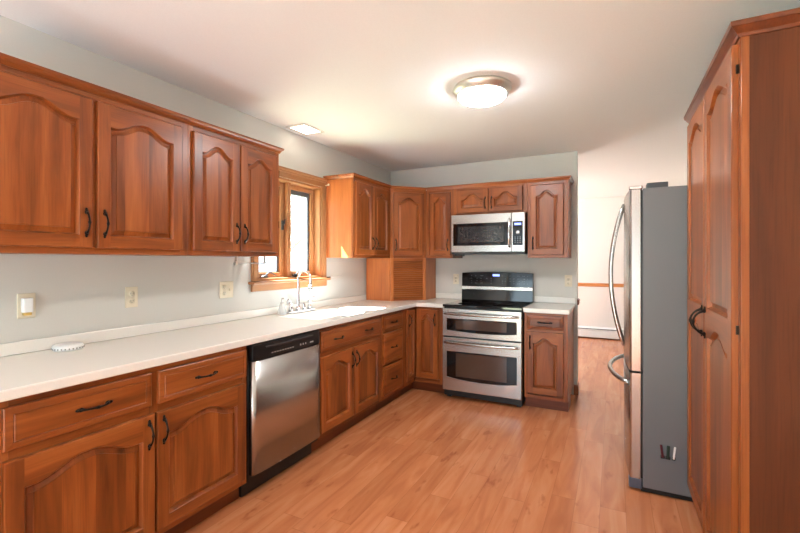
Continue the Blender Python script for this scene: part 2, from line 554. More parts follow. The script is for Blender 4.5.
def handle_mesh(k, bow):
    """twisted bail pull, upright, centred on its own origin"""
    key = (k, bow)
    if key not in HANDLE_MESH:
        mb = MB(); n = 16; L = .047 * k
        pts = []; rs = []
        for i in range(n + 1):
            t = -1 + 2 * i / n
            pts.append((0, -.006 - bow * (1 - t * t) ** .7, L * t))
            rs.append(.0042 + .0028 * max(0, 1 - abs(t) * 5) + .0024 * max(0, abs(t) * 4 - 3))
        mb.tube(pts, rs, 8)
        for s in (-1, 1):
            mb.ball((0, -.005, s * L), .0085, .007, .010)
            mb.ball((0, -.003, s * (L + .011)), .006, .004, .009)
        HANDLE_MESH[key] = mb
    return HANDLE_MESH[key]


def handle(parent, x, z, flat=False, y=-.02, k=1.0, bow=.024):
    key = ('m', k, bow)
    if key not in HANDLE_MESH:
        o = handle_mesh(k, bow).obj('handle', BRONZE, parent)
        HANDLE_MESH[key] = o.data
    else:
        o = bpy.data.objects.new('handle', HANDLE_MESH[key]); COL.objects.link(o); o.parent = parent
    o.location = (x, y, z); o.rotation_euler = (0, PI / 2 if flat else 0, 0)
    return o


def outline(w, x0, z0, z1, rise, n=28):
    """opening outline: bottom left, bottom right, up to the shoulder and over the cathedral arch"""
    x1 = w - x0
    pts = [(x0, z0), (x1, z0), (x1, z1 - rise)]
    if rise:
        for i in range(1, n):
            s = 1 - 2 * i / n
            q = min(1.0, max(0.0, (abs(s) - .06) / .82))
            pts.append(((x0 + x1) / 2 + s * (x1 - x0) / 2, z1 - rise + rise * (0.5 + 0.5 * math.cos(PI * q))))
    pts.append((x0, z1 - rise))
    return pts


def inset(poly, d):
    n = len(poly); out = []
    for i in range(n):
        a = Vector(poly[i - 1]); b = Vector(poly[i]); c = Vector(poly[(i + 1) % n])
        d1 = (b - a).normalized(); d2 = (c - b).normalized()
        n1 = Vector((-d1.y, d1.x)); n2 = Vector((-d2.y, d2.x))
        m = (n1 + n2) / max(.35, 1 + n1.dot(n2))
        out.append((b.x + m.x * d, b.y + m.y * d))
    return out


def loops(mb, ls, cap=True, mi=0):
    n = len(ls[0][0]); vs = []
    for pts, y in ls:
        vs += [(x, y, z) for x, z in pts]
    fs = [(i * n + k, i * n + (k + 1) % n, (i + 1) * n + (k + 1) % n, (i + 1) * n + k) for i in range(len(ls) - 1) for k in range(n)]
    if cap:
        fs.append(tuple(range((len(ls) - 1) * n, len(ls) * n)))
    mb.add(vs, fs, mi)


def door(cab, x, z, w, h, hx=None, hz=None, panels=None, pull=None, st=ST, name='door', mats=None):
    """raised-panel door: frame mesh > raised_panel, handle. panels: list of (z0, z1, rise)"""
    if panels is None:
        panels = [(st, h - st, .05)]
    MV, MH, MP = mats or (W_V, W_H, W_PANEL)
    mb = MB(); e = .005
    O = lambda d: [(d, d), (st, d), (w - st, d), (w - d, d), (w - d, h - d), (w - st, h - d), (st, h - d), (d, h - d)]
    n = 8
    vs = []
    for d, y in ((0, 0), (0, -.015), (e * .4, -.0185), (e, -.02)):
        vs += [(px, y, pz) for px, pz in O(d)]
    fs = [tuple(range(8))] + [(i * n + k, i * n + (k + 1) % n, (i + 1) * n + (k + 1) % n, (i + 1) * n + k) for i in range(3) for k in range(n)]
    mis = [0] * len(fs)
    o = len(vs); F = 3 * n
    ops = [outline(w, st, a, b, r) for a, b, r in panels]
    idx = []
    for op in ops:
        idx.append(list(range(len(vs), len(vs) + len(op))))
        vs += [(px, -.02, pz) for px, pz in op]
    # stiles
    left = [F + 0, F + 1] + [i for ix in idx for i in (ix[0], ix[-1])] + [F + 6, F + 7]
    right = [F + 3, F + 4, F + 5] + [i for ix in reversed(idx) for i in (ix[2], ix[1])] + [F + 2]
    fs += [tuple(left), tuple(right)]; mis += [0, 0]
    # rails
    fs.append((F + 1, F + 2, idx[0][1], idx[0][0])); mis.append(1)
    for a, b in zip(idx[:-1], idx[1:]):
        fs.append(tuple([b[0], b[1]] + a[2:])); mis.append(1)
    fs.append(tuple([F + 5, F + 6, idx[-1][-1]] + idx[-1][2:-1][::-1])); mis.append(1)
    base = len(mb.v); mb.v += vs
    for f, m in zip(fs, mis):
        mb.f.append(list(f)); mb.mi.append(m); mb.sm.append(False)
    for op in ops:
        loops(mb, [(op, -.02), (inset(op, .0015), -.0185), (inset(op, .0025), -.0165), (inset(op, .0080), -.0045), (inset(op, .0085), -.001)], cap=False)
    D = mb.obj(name, [MV, MH], cab, loc=(x, 0, z))
    for op in ops:
        p = MB()
        loops(p, [(inset(op, .0080), -.0012), (inset(op, .0085), -.0018), (inset(op, .0150), -.0022), (inset(op, .030), -.0085), (inset(op, .0315), -.0125)])
        p.obj('raised_panel', MP, D)
    if hx is not None:
        handle(D, hx, hz, **(pull or {}))
    return D


def drawer(cab, x, z, w, h, hs=(), name='drawer'):
    R = lambda d: [(d, d), (w - d, d), (w - d, h - d), (d, h - d)]
    mb = MB()
    loops(mb, [(R(0), 0), (R(0), -.013), (R(.004), -.016), (R(.024), -.0185), (R(.027), -.0165), (R(.030), -.02)])
    mb.f.append([0, 1, 2, 3]); mb.mi.append(0); mb.sm.append(False)
    D = mb.obj(name, W_H, cab, loc=(x, 0, z))
    for hx in hs:
        handle(D, hx, h / 2, flat=True, y=-.019)
    return D


CROWN = [(0, 0), (.006, 0), (.009, .008), (.014, .016), (.022, .022), (.025, .024), (.027, .032), (.027, .036), (0, .036)]


def carcass(cab, W, D, z0, z1, stiles=(.03, .03), rails=(.03, .03), mids=(), rail_z=(), end=None, hollow=False):
    mb = MB()
    if hollow:      # open-topped box of panels
        mb.cells([.0005, .018, W - .018, W - .0005], [.02, .035, D - .01, D], lambda x, y: not (.018 < x < W - .018 and .035 < y < D - .01), z0, z1)
        mb.box(.018, W - .018, .035, D - .01, z0, z0 + .018)
    else:
        mb.box(0.0005, W - .0005, .02, D, z0, z1)
    mb.obj('carcass', end or W_V, cab)
    f = MB()
    f.box(0.0005, stiles[0], 0, .0195, z0, z1); f.box(W - stiles[1], W - .0005, 0, .0195, z0, z1)
    for a, b in mids:
        f.box(a, b, 0, .0195, z0 + rails[0], z1 - rails[1])
    f.box(stiles[0], W - stiles[1], 0, .0195, z0, z0 + rails[0], 1); f.box(stiles[0], W - stiles[1], 0, .0195, z1 - rails[1], z1, 1)
    for a, b in rail_z:
        f.box(stiles[0], W - stiles[1], .0005, .019, a, b, 1)
    f.obj('face_frame', [W_V, W_H], cab, bevel=.001, seg=1)


def toekick(cab, W, x0=0.001, x1=None, y0=.06):
    box('toe_kick', W_DARK, (x0, (x1 if x1 is not None else W) - .001, y0, .3, 0.001, .0995), cab)


def crown(cab, path, z):
    MB().sweep(path, CROWN).obj('crown_molding', W_H, cab, loc=(0, 0, z))


R90 = PI / 2
# ---- base cabinets on the left wall (front faces at x = 0.61)
BD = .60
BT = .874


def base_left(y0, W, label, group='base cabinets along the left wall'):
    return thing('base_cabinet', label, 'cabinet', (.61, y0, 0), R90, group)


DWB = .133
c = base_left(-4.60, .672, 'cherry base cabinet at far left edge, mostly out of frame beside the wide two-door unit')
carcass(c, .672, BD, .1, BT, (.03, .03)); toekick(c, .672)
door(c, .02, DWB, .63, .53, .59, .45); drawer(c, .02, .70, .63, .145, (.315,))

c = base_left(-3.926, 1.08, 'wide cherry base cabinet with two drawers over two arched doors, left of the dishwasher')
carcass(c, 1.08, BD, .1, BT, (.04, .035), (.03, .03), mids=((.525, .565),), rail_z=((.655, .705),)); toekick(c, 1.08)
drawer(c, .021, .70, .508, .147, (.275,)); drawer(c, .560, .70, .508, .147, (.245,))
door(c, .021, DWB, .521, .532, .492, .447); door(c, .551, DWB, .504, .532, .029, .447)

c = base_left(-2.209, .908, 'cherry sink base cabinet with one long false drawer front above two arched doors')
carcass(c, .908, BD, .1, BT, (.03, .05), (.03, .03), rail_z=((.655, .705),), hollow=True); toekick(c, .908)
drawer(c, .014, .70, .842, .147, (.21, .64), name='false_drawer_front')
door(c, .014, DWB, .413, .532, .386, .44); door(c, .434, DWB, .422, .532, .028, .44)

c = base_left(-1.300, .386, 'narrow cherry drawer base with three stacked drawers, between sink cabinet and inside corner')
carcass(c, .386, BD, .1, BT, (.03, .03), (.03, .03), rail_z=((.40, .42), (.68, .71))); toekick(c, .386)
drawer(c, .008, .712, .372, .138, (.186,)); drawer(c, .008, .415, .372, .275, (.186,)); drawer(c, .008, .135, .372, .258, (.186,))

# corner unit with two narrow doors meeting in the inside corner (world-aligned frame)
c = thing('corner_base_cabinet', 'cherry corner base cabinet with two narrow full-height doors meeting in the inside corner', 'cabinet', (0.01, -.005, 0), 0)
XR = .932
body = MB().prism([(0, -.907), (.58, -.907), (.58, -.585), (XR, -.585), (XR, 0), (0, 0)], .1, BT)
body.obj('carcass', W_V, c)
f = MB()
f.box(.58, .6, -.907, -.80, .1, BT); f.box(.58, .6, -.80, -.585, .1, .145, 1); f.box(.58, .6, -.80, -.585, .855, BT, 1)
f.box(.875, XR, -.605, -.585, .1, BT); f.box(.6, .875, -.605, -.585, .1, .145, 1); f.box(.6, .875, -.605, -.585, .855, BT, 1)
f.obj('face_frame', [W_V, W_H], c, bevel=.001, seg=1)
mb = MB().box(.3, .54, -.907, -.545, .001, .0995); mb.box(.54, XR, -.545, -.3, .001, .0995); mb.obj('toe_kick', W_DARK, c)
d = door(c, 0, .15, .19, .70, .03, .60, st=.042)
d.rotation_euler = (0, 0, R90); d.location = (.601, -.815, .15)
d = door(c, 0, .15, .236, .70, .205, .60, st=.05)
d.location = (.626, -.606, .15)

# right of the range
c = thing('base_cabinet', 'small cherry base cabinet with one drawer over one door, right of the range', 'cabinet', (1.712, -.61, 0), 0)
carcass(c, .372, BD, .1, BT, (.03, .035), (.03, .03), rail_z=((.70, .735),), end=W_V); toekick(c, .372)
drawer(c, .026, .728, .312, .125, (.156,)); door(c, .026, .145, .312, .56, .028, .46)

# ---- wall cabinets
WZ, WH, WDp = 1.372, .736, .32
DZ, DH = .028, .672


def wall_left_cab(y0, W, label, group='wall cabinets over the left counter'):
    return thing('wall_cabinet', label, 'cabinet', (.325, y0, WZ), R90, group)


HZ = .112
c = wall_left_cab(-3.94, .94, 'cherry wall cabinet with two wide arched doors, nearest the camera on the left wall')
carcass(c, .94, WDp, 0, WH, (.03, .045), (.03, .03), mids=((.44, .475),)); crown(c, [(0, 0), (.94, 0)], WH - .006)
door(c, .022, DZ, .430, DH, .400, HZ); door(c, .470, DZ, .427, DH, .028, HZ)
c = wall_left_cab(-2.999, .714, 'cherry wall cabinet with two arched doors, just left of the sink window')
carcass(c, .714, WDp, 0, WH, (.03, .03), (.03, .03)); crown(c, [(0, 0), (.714, 0), (.714, WDp)], WH - .006)
door(c, .022, DZ, .328, DH, .300, HZ); door(c, .358, DZ, .328, DH, .028, HZ)
for z in (.20, .56):
    box('hinge', BRONZE, (.7135, .7165, -.002, .016, z, z + .05), c)
c = wall_left_cab(-1.327, .715, 'cherry wall cabinet with two narrow arched doors, just right of the sink window')
carcass(c, .715, WDp, 0, WH, (.03, .05), (.03, .03), end=W_END_LIT); crown(c, [(0, WDp), (0, 0), (.70, 0)], WH - .006)
door(c, .022, DZ, .315, DH, .288, HZ, st=.05); door(c, .345, DZ, .315, DH, .027, HZ, st=.05)

# diagonal corner cabinet
K = .2850
c = thing('corner_wall_cabinet', 'cherry diagonal corner wall cabinet with one arched door, above the tambour garage', 'cabinet', (.325, -.61, WZ), PI / 4)
DW_ = K * math.sqrt(2)


def diag(p):      # world offset -> local frame of the diagonal front
    x, y = p[0] - .325, p[1] + .61
    s = math.sqrt(.5)
    return ((x + y) * s, (y - x) * s)


poly = [diag(p) for p in ((.004, -.609), (.325 - .014, -.609), (.609, -.325 + .014), (.609, -.004), (.004, -.004))]
MB().prism(poly, 0, WH).obj('carcass', W_END_LIT, c)
f = MB(); f.box(0.001, .035, 0, .0195, 0, WH); f.box(DW_ - .035, DW_ - .001, 0, .0195, 0, WH); f.box(.035, DW_ - .035, 0, .0195, 0, .03, 1); f.box(.035, DW_ - .035, 0, .0195, WH - .03, WH, 1)
f.obj('face_frame', [W_V, W_H], c, bevel=.001, seg=1)
crown(c, [(0, 0), (DW_, 0)], WH - .006)
door(c, .026, DZ, DW_ - .052, DH, .027, HZ)

# appliance garage under it, standing on the counter
c = thing('appliance_garage', 'cherry appliance garage with ribbed tambour door, standing on the counter in the corner', 'cabinet', (.325, -.61, .9145), PI / 4)
GH = WZ - .9145 - .001
poly = [diag(p) for p in ((.022, -.605), (.325 - .014, -.605), (.605, -.325 + .014), (.605, -.022), (.022, -.022))]
MB().prism(poly, 0, GH).obj('carcass', W_END_LIT, c)
f = MB(); f.box(0.004, .034, -.004, .0195, 0, GH); f.box(DW_ - .034, DW_ - .004, -.004, .0195, 0, GH); f.box(.034, DW_ - .034, -.004, .0195, GH - .03, GH, 1)
f.obj('face_frame', [W_END_LIT, W_H], c, bevel=.001, seg=1)
mb = MB(); ns = 17; z0 = .04; dz = (GH - .03 - z0) / ns
for i in range(ns):
    a = z0 + i * dz
    mb.add([(.034, .012, a), (.034, .002, a + dz * .18), (.034, .002, a + dz * .82), (.034, .012, a + dz), (DW_ - .034, .012, a), (DW_ - .034, .002, a + dz * .18), (DW_ - .034, .002, a + dz * .82), (DW_ - .034, .012, a + dz)],
           [(0, 4, 5, 1), (1, 5, 6, 2), (2, 6, 7, 3)])
td = mb.obj('tambour_door', W_H, c)
box('bottom_rail', W_H, (.034, DW_ - .034, -.002, .012, .002, .04), td, bevel=.003)

# back wall
def wall_back_cab(x0, z, label):
    return thing('wall_cabinet', label, 'cabinet', (x0, -.325, z), 0, 'wall cabinets over the range wall')


c = wall_back_cab(.6115, WZ, 'narrow cherry wall cabinet with a single slim door, left of the microwave')
carcass(c, .3125, WDp, 0, WH, (.035, .03), (.03, .03)); crown(c, [(0.012, 0), (.3125, 0)], WH - .006)
door(c, .05, DZ, .238, DH, .211, HZ, st=.05)
c = wall_back_cab(.925, 1.816, 'short cherry wall cabinet with two small doors above the microwave')
carcass(c, .765, WDp, 0, 2.108 - 1.816, (.04, .035), (.025, .03)); crown(c, [(0, 0), (.765, 0)], 2.108 - 1.816 - .006)
door(c, .045, .022, .334, .242, .305, .095, panels=[(.05, .242 - .045, .058)], st=.05); door(c, .388, .022, .334, .242, .029, .095, panels=[(.05, .242 - .045, .058)], st=.05)
c = wall_back_cab(1.691, WZ, 'cherry wall cabinet with one arched door, right of the microwave')
carcass(c, .372, WDp, 0, WH, (.03, .04), (.03, .03), end=W_V); crown(c, [(0, 0), (.372, 0), (.372, WDp)], WH - .006)
door(c, .026, DZ, .305, DH, .028, HZ)

# ---- pantry
c = thing('pantry_cabinet', 'tall cherry pantry cabinet with two long doors at right, beside the refrigerator', 'cabinet', (2.821, -1.757, 0), -R90)
PW, PD, PH = 1.02, .62, 2.105
MB().box(0, PW, .02, PD, .1, PH).obj('carcass', wood('cherry_pantry_side_shaded', 2, (70, 32, 12), (88, 42, 17), (102, 51, 22), contrast=.8, rough=.5, spec=.25), c)  # darker copy of the door cherry, the end's shade put into its colour
f = MB()
f.box(0, .03, 0, .0195, .1, PH); f.box(PW - .03, PW, 0, .0195, .1, PH); f.box(.03, PW - .03, 0, .0195, .1, .13, 1); f.box(.03, PW - .03, 0, .0195, PH - .03, PH, 1); f.box(.49, .53, 0, .0195, .13, PH - .03)
f.obj('face_frame', [W_V, W_H], c, bevel=.0015, seg=1)
MB().box(PW, PW + .004, .002, .024, .1, PH).obj('end_stile', W_V, c, bevel=.001)
box('toe_kick', W_DARK, (.001, PW - .001, .06, .3, .001, .0995), c)
MB().sweep([(0, 0), (PW, 0), (PW, PD)], [(0, 0), (.006, 0), (.010, .010), (.018, .018), (.026, .028), (.03, .030), (.032, .040), (.032, .046), (0, .046)]).obj('crown_molding', W_DARK, c, loc=(0, 0, PH - .012))
ph = 1.965
pan = [(.06, .945, .05), (1.02, ph - .055, .05)]
door(c, .022, .115, .482, ph, .452, .955, panels=pan, pull=dict(k=1.1, bow=.04))
door(c, .516, .115, .482, ph, .030, .955, panels=pan, pull=dict(k=1.1, bow=.04))
for z in (.33, 1.09, 1.98):
    box('hinge', BRONZE, (PW - .020, PW - .015, -.008, .0, z, z + .03), c)

# ------------------------------------------------------------------ counters and sink
HX0, HX1, HY0, HY1 = .15, .53, -2.10, -1.42
ct = thing('countertop', 'long L-shaped off-white countertop with backsplash, running from left edge to the range', 'countertop', (0, -.001, .8755))
mb = MB().cells([.0015, HX0, HX1, .648, .943], [-4.98, HY0, HY1, -.648, 0], lambda x, y: (x < .648 or y > -.648) and not (HX0 < x < HX1 and HY0 < y < HY1), 0, .0385)
mb.obj('worktop', COUNTER, ct, bevel=.006)
mb = MB().box(.0015, .02, -4.98, -.002, .039, .097); mb.box(.02, .943, -.0205, -.002, .039, .097)
mb.obj('backsplash', COUNTER, ct, bevel=.004)
ct = thing('countertop', 'short off-white countertop piece with backsplash, right of the range', 'countertop', (0, -.001, .8755))
box('worktop', COUNTER, (1.7085, 2.10, -.648, 0, 0, .0385), ct, bevel=.006)
box('backsplash', COUNTER, (1.7085, 2.10, -.0205, -.002, .039, .097), ct, bevel=.004)

sk = thing('sink', 'white integral kitchen sink basin set in the counter below the window', 'sink', ((HX0 + HX1) / 2, (HY0 + HY1) / 2, .72))
a, b = (HX1 - HX0) / 2 - .006, (HY1 - HY0) / 2 - .006


def rrect(a, b, r, n=6):
    out = []
    for cx, cy, t0 in ((a - r, b - r, 0), (-a + r, b - r, PI / 2), (-a + r, -b + r, PI), (a - r, -b + r, 1.5 * PI)):
        for i in range(n + 1):
            t = t0 + PI / 2 * i / n
            out.append((cx + r * math.cos(t), cy + r * math.sin(t)))
    return out


mb = MB(); rings = [(a, b, .004, .192), (a - .004, b - .004, .03, .186), (a - .012, b - .012, .05, .06), (a - .05, b - .05, .06, .01), (.03, .03, .029, .004)]
n = len(rrect(1, 1, .1)); vs = []
for (p, q, r, z) in rings:
    vs += [(x, y, z) for x, y in rrect(p, q, r)]
fs = [(i * n + k, i * n + (k + 1) % n, (i + 1) * n + (k + 1) % n, (i + 1) * n + k) for i in range(len(rings) - 1) for k in range(n)] + [tuple(range((len(rings) - 1) * n, len(rings) * n))]
mb.add(vs, fs, 0, True); bs = mb.obj('basin', SINKM, sk)
sm = bs.modifiers.new('solid', 'SOLIDIFY'); sm.thickness = .006; sm.offset = 0
MB().lathe([(.0, .004), (.032, .004), (.032, .009), (.026, .01), (.02, .006), (.0, .006)], 24).obj('drain', CHROME, sk)

# faucet
f = thing('faucet', 'chrome gooseneck kitchen faucet with lever handles behind the sink', 'faucet', (.085, -1.76, .9145))
mb = MB()
mb.prism([(x, y) for x, y in rrect(.028, .165, .027)], 0, .014)
mb.obj('base_plate', CHROME, f, bevel=.003)
sy = -.04
pts = [(0, sy, .012), (0, sy, .05), (0, sy, .28)] + [(.065 - .065 * math.cos(t), sy, .28 + .065 * math.sin(t)) for t in [PI * i / 12 for i in range(1, 13)]] + [(.13, sy, .25), (.13, sy, .21)]
mb = MB().tube(pts, [.019, .014] + [.0115] * 13 + [.012, .016], 12); mb.lathe([(.022, .012), (.022, .03), (.016, .05)], 16, (0, sy, 0))
sp = mb.obj('spout', CHROME, f)
mb = MB().tube([(.13, sy, .225), (.13, sy, .17)], [.016, .017], 12); mb.obj('spray_head', CHROME, sp)
for yy, lean in ((-.13, -1), (.105, 1)):
    mb = MB().lathe([(.02, .012), (.02, .035), (.014, .05), (.014, .07), (.018, .075), (.018, .085), (.0, .09)], 16, (0, yy, 0))
    mb.tube([(0, yy, .075), (.01, yy + lean * .02, .10), (.015, yy + lean * .045, .115), (.02, yy + lean * .06, .09)], [.008, .008, .007, .006], 8)
    mb.obj('lever_handle', CHROME, f)
mb = MB().lathe([(.014, .012), (.014, .03), (.01, .06), (.008, .075), (0, .077)], 14, (.005, .03, 0)); mb.obj('side_spray', CHROME, f)
d = thing('soap_dispenser', 'clear conical soap dispenser on the counter, left of the faucet', 'soap dispenser', (.085, -1.99, .9145))
MB().lathe([(.0, 0), (.034, 0), (.036, .01), (.022, .07), (.014, .095), (.0, .096)], 24).obj('bottle', CLEAR, d)
mb = MB().tube([(0, 0, .094), (0, 0, .13)], .006, 8); mb.tube([(0, 0, .128), (.03, 0, .128)], .005, 8); mb.obj('pump', WHITEP, d)

# ------------------------------------------------------------------ dishwasher
d = thing('dishwasher', 'stainless dishwasher with black control panel under the left counter', 'dishwasher', (.61, -2.843, 0), R90)
W = .631
box('housing', BLACKP, (.001, W - .001, 0.0, .56, .1, .872), d)
box('toe_panel', BLACKP, (.005, W - .005, .05, .3, .001, .0995), d)
n = 20; x0, x1 = .014, W - .012
fr = [(x0 + (x1 - x0) * i / n, -.030 - .012 * (1 - (2 * i / n - 1) ** 2) ** .5) for i in range(n + 1)]
poly = [(x1, -.001), (x0, -.001)] + [(x0, -.028)] + fr[1:-1] + [(x1, -.028)]
mb = MB(); m = len(poly)
mb.prism(poly, .135, .772)
for i in range(len(mb.sm)):
    mb.sm[i] = i >= 2
dr = mb.obj('door', STEEL_V, d)
mb = MB().prism(poly, .776, .866); cp = mb.obj('control_panel', BLACKP, d, bevel=.003)
mb = MB().sweep([(.10, -.038), (.20, -.0425), (.315, -.044), (.43, -.0425), (.53, -.038)], [(-.004, .838), (.004, .836), (.006, .846), (0, .85), (-.004, .85)])
mb.obj('handle_lip', CHARC, cp)
ysurf = lambda x: -.030 - .012 * max(0, 1 - (2 * (x - x0) / (x1 - x0) - 1) ** 2) ** .5 - .0008
for x, w_, h_ in [(.15 + i * .022, .011, .005) for i in range(9)] + [(.40, .009, .011), (.425, .009, .011), (.45, .009, .011), (.50, .035, .008)]:
    box('button_legend', MARK, (x, x + w_, ysurf(x + w_ / 2), -.02, .800, .800 + h_), cp)

# ------------------------------------------------------------------ range
RX, RW = .9475, .757
r = thing('double_oven_range', 'stainless double-oven electric range with black glass cooktop on back wall', 'range', (RX, -.655, 0), 0)
box('body', BLACKP, (.003, RW - .003, .001, .63, .03, .893), r)
mb = MB()
for x in (.04, RW - .04):
    for y in (.06, .58):
        box('foot', BLACKP, (x - .02, x + .02, y - .02, y + .02, .001, .03), r)
box('kick_panel', BLACKP, (.006, RW - .006, .02, .04, .02, .085), r)


def oven_door(z0, z1, wz0, wz1, bow, nm, hz):
    h = z1 - z0
    R = lambda d: [(d, d), (RW - d, d), (RW - d, h - d), (d, h - d)]
    n = 16
    op = [(.042 + (RW - .084) * i / n, wz0 - z0 - bow * (1 - (2 * i / n - 1) ** 2)) for i in range(n + 1)] + [(RW - .042, wz1 - z0), (.042, wz1 - z0)]
    mb = MB()
    outs = []
    for (px, pz) in op[:n + 1]:
        outs.append(((px - .042) / (RW - .084) * (RW - .008) + .004, .004))
    outs += [(RW - .004, h - .004), (.004, h - .004)]
    o0 = [(min(max((px - .004) / (RW - .008), 0), 1) * RW, 0 if pz < .01 else h) for px, pz in outs]
    loops(mb, [(o0, 0), (o0, -.034), (outs, -.038), (op, -.038), (inset(op, .003), -.034)], cap=False)
    mb.f.append(list(range(len(o0)))); mb.mi.append(0); mb.sm.append(False)
    D = mb.obj(nm, STEEL, r, loc=(0, 0, z0))
    g = MB(); loops(g, [(inset(op, .001), -.03), (inset(op, .002), -.0355)]); G = g.obj('window_glass', BLACKG, D)
    ins = [(.135, wz0 - z0 + .012), (RW - .135, wz0 - z0 + .012), (RW - .135, wz1 - z0 - .012), (.135, wz1 - z0 - .012)]
    g = MB(); loops(g, [(ins, -.035), (ins, -.0362)]); g.obj('inner_pane', OVENPANE, D)
    pts = [(.03 + (RW - .06) * i / 24, -.05 - .04 * (1 - (2 * i / 24 - 1) ** 2), hz - z0) for i in range(25)]
    g = MB().tube(pts, .0125, 10, squash=.75)
    for x in (.03, RW - .03):
        g.tube([(x, -.036, hz - z0), (x, -.052, hz - z0)], .012, 10)
    g.obj('handle', STEEL, D)


oven_door(.612, .880, .672, .785, .018, 'upper_oven_door', .832)
oven_door(.088, .600, .215, .468, .024, 'lower_oven_door', .553)
ck = box('cooktop', BLACKG, (-.002, RW + .002, -.032, .56, .894, .918), r, bevel=.004)
for (x, y, rad) in ((.2, .14, .10), (.55, .14, .115), (.2, .40, .075), (.55, .40, .075), (.378, .36, .05)):
    MB().lathe([(rad - .004, .9181), (rad - .004, .9186), (rad, .9186), (rad, .9181)], 40, (x, y, 0)).obj('burner_ring', BURNER, ck)
n = 16
pr = [(0.0, .918), (RW, .918)] + [(RW - RW * i / n, 1.212 + .010 * (1 - (2 * i / n - 1) ** 2)) for i in range(n + 1)]
mb = MB()
vs = [(x, .545 + (z - .918) * .06, z) for x, z in pr] + [(x, .632, z) for x, z in pr]; m = len(pr)
mb.add(vs, [tuple(range(m)), tuple(range(m, 2 * m))] + [(i, (i + 1) % m, m + (i + 1) % m, m + i) for i in range(m)])
bgd = mb.obj('backguard', BLACKG, r, bevel=.003)
box('trim_strip', STEEL, (0.0, RW, .538, .552, 1.032, 1.068), bgd, bevel=.004)
mb = MB().box(.345, .415, .5485, .56, 1.178, 1.200); mb.obj('clock_display', DISPLAY, bgd)
mb = MB()
rnd = random.Random(2); DIM = plain('dim_legend', (96, 96, 98), .5)
for x in (.09, .105, .15, .165, .21, .225, .27, .32, .44, .47, .52, .56, .60, .615, .65, .665, .70):
    for z in (1.10, 1.125, 1.15, 1.18):
        if rnd.random() < .75:
            box('key_legend', DIM, (x, x + .006 + rnd.random() * .008, .5545 + (z - 1.1) * .06, .57, z, z + .005), bgd)

# ------------------------------------------------------------------ microwave
MX, MW = .936, .747
m_ = thing('microwave', 'stainless over-the-range microwave with black window, hung under the short wall cabinet', 'microwave', (MX, -.40, 1.418), 0)
MHt = .395
box('body', BLACKP, (.002, MW - .002, .012, .397, .008, MHt), m_)
fx = .595
mb = MB()
R = lambda x0, x1, d, z0, z1: [(x0 + d, z0 + d), (x1 - d, z0 + d), (x1 - d, z1 - d), (x0 + d, z1 - d)]
op = R(.022, .585, 0, .078, .305)
loops(mb, [(R(0, .62, 0, .012, MHt), .012), (R(0, .62, 0, .012, MHt), -.016), (R(0, .62, .004, .012, MHt), -.02), (op, -.02), (inset(op, .003), -.016)], cap=False)
dr = mb.obj('door', STEEL, m_)
mb = MB(); loops(mb, [(inset(op, .001), -.01), (inset(op, .002), -.0175)]); gl = mb.obj('door_window', BLACKG, dr)
ins = R(.075, .545, 0, .112, .272); mb = MB(); loops(mb, [(ins, -.017), (ins, -.0182)]); mb.obj('mesh_pane', MWPANE, dr)
mb = MB().tube([(.603, -.020, .06), (.603, -.048, .085)] + [(.603, -.048 - .014 * math.sin(PI * i / 10), .085 + .225 * i / 10) for i in range(11)] + [(.603, -.048, .315), (.603, -.02, .335)], .011, 10)
mb.obj('handle', CHROME, dr)
mb = MB(); op2 = R(.632, .728, 0, .075, .308)
loops(mb, [(R(.622, MW, 0, .012, MHt), .012), (R(.622, MW, 0, .012, MHt), -.016), (R(.622, MW, .004, .012, MHt), -.02), (op2, -.02), (inset(op2, .002), -.017)], cap=False)
pl = mb.obj('control_panel', STEEL, m_)
mb = MB(); loops(mb, [(inset(op2, .001), -.012), (inset(op2, .0015), -.0185)]); kp = mb.obj('keypad', BLACKG, m_)
box('display', DISPLAY, (.648, .712, -.0192, -.015, .270, .292), kp)
MB().lathe([(.0, 0), (.019, 0), (.019, .012), (.014, .016), (0, .016)], 24).obj('dial', CHROME, kp, loc=(.682, -.0185, .20), rot=(PI / 2, 0, 0))
mb = MB()
for i in range(4):
    for j in range(3):
        box('key_legend', MARK, (.650 + j * .024, .660 + j * .024, -.0190, -.015, .10 + i * .018, .104 + i * .018), kp)
box('bottom_grille', CHARC, (.004, MW - .004, -.012, .39, -.006, .011), m_)
box('task_light', BLACKP, (.03, .11, .0, .1, -.024, -.006), m_, bevel=.004)

# ------------------------------------------------------------------ refrigerator
f = thing('refrigerator', 'stainless french-door refrigerator with grey side, standing beside the tall pantry', 'refrigerator', (2.592, -.840, 0), -R90)
FW, FH = .91, 1.762
box('cabinet_body', FRIDGE_SIDE, (.002, FW, 0, .70, .03, FH), f, bevel=.004)
box('base_grille', BLACKP, (.01, FW - .01, -.01, .68, .004, .03), f)


def fdoor(name, x0, x1, z0, z1, mat=STEEL_V):
    n = 16
    yc = lambda x: -.066 - .022 * (1 - ((x - FW / 2) / (FW / 2)) ** 2)
    poly = [(x1, -.012), (x0, -.012), (x0, yc(x0) + .010), (x0 + .004, yc(x0) + .002)] + [(x0 + .008 + (x1 - x0 - .016) * i / n, yc(x0 + .008 + (x1 - x0 - .016) * i / n)) for i in range(n + 1)] + [(x1 - .004, yc(x1) + .002), (x1, yc(x1) + .010)]
    mb = MB().prism(poly, z0, z1)
    for i in range(2, len(mb.sm)):
        mb.sm[i] = 4 <= i - 2 <= len(poly) - 3
    D = mb.obj(name, mat, f)
    box('door_seal', BLACKP, (x0 + .006, x1 - .006, -.012, -.0005, z0 + .004, z1 - .004), D)
    return D


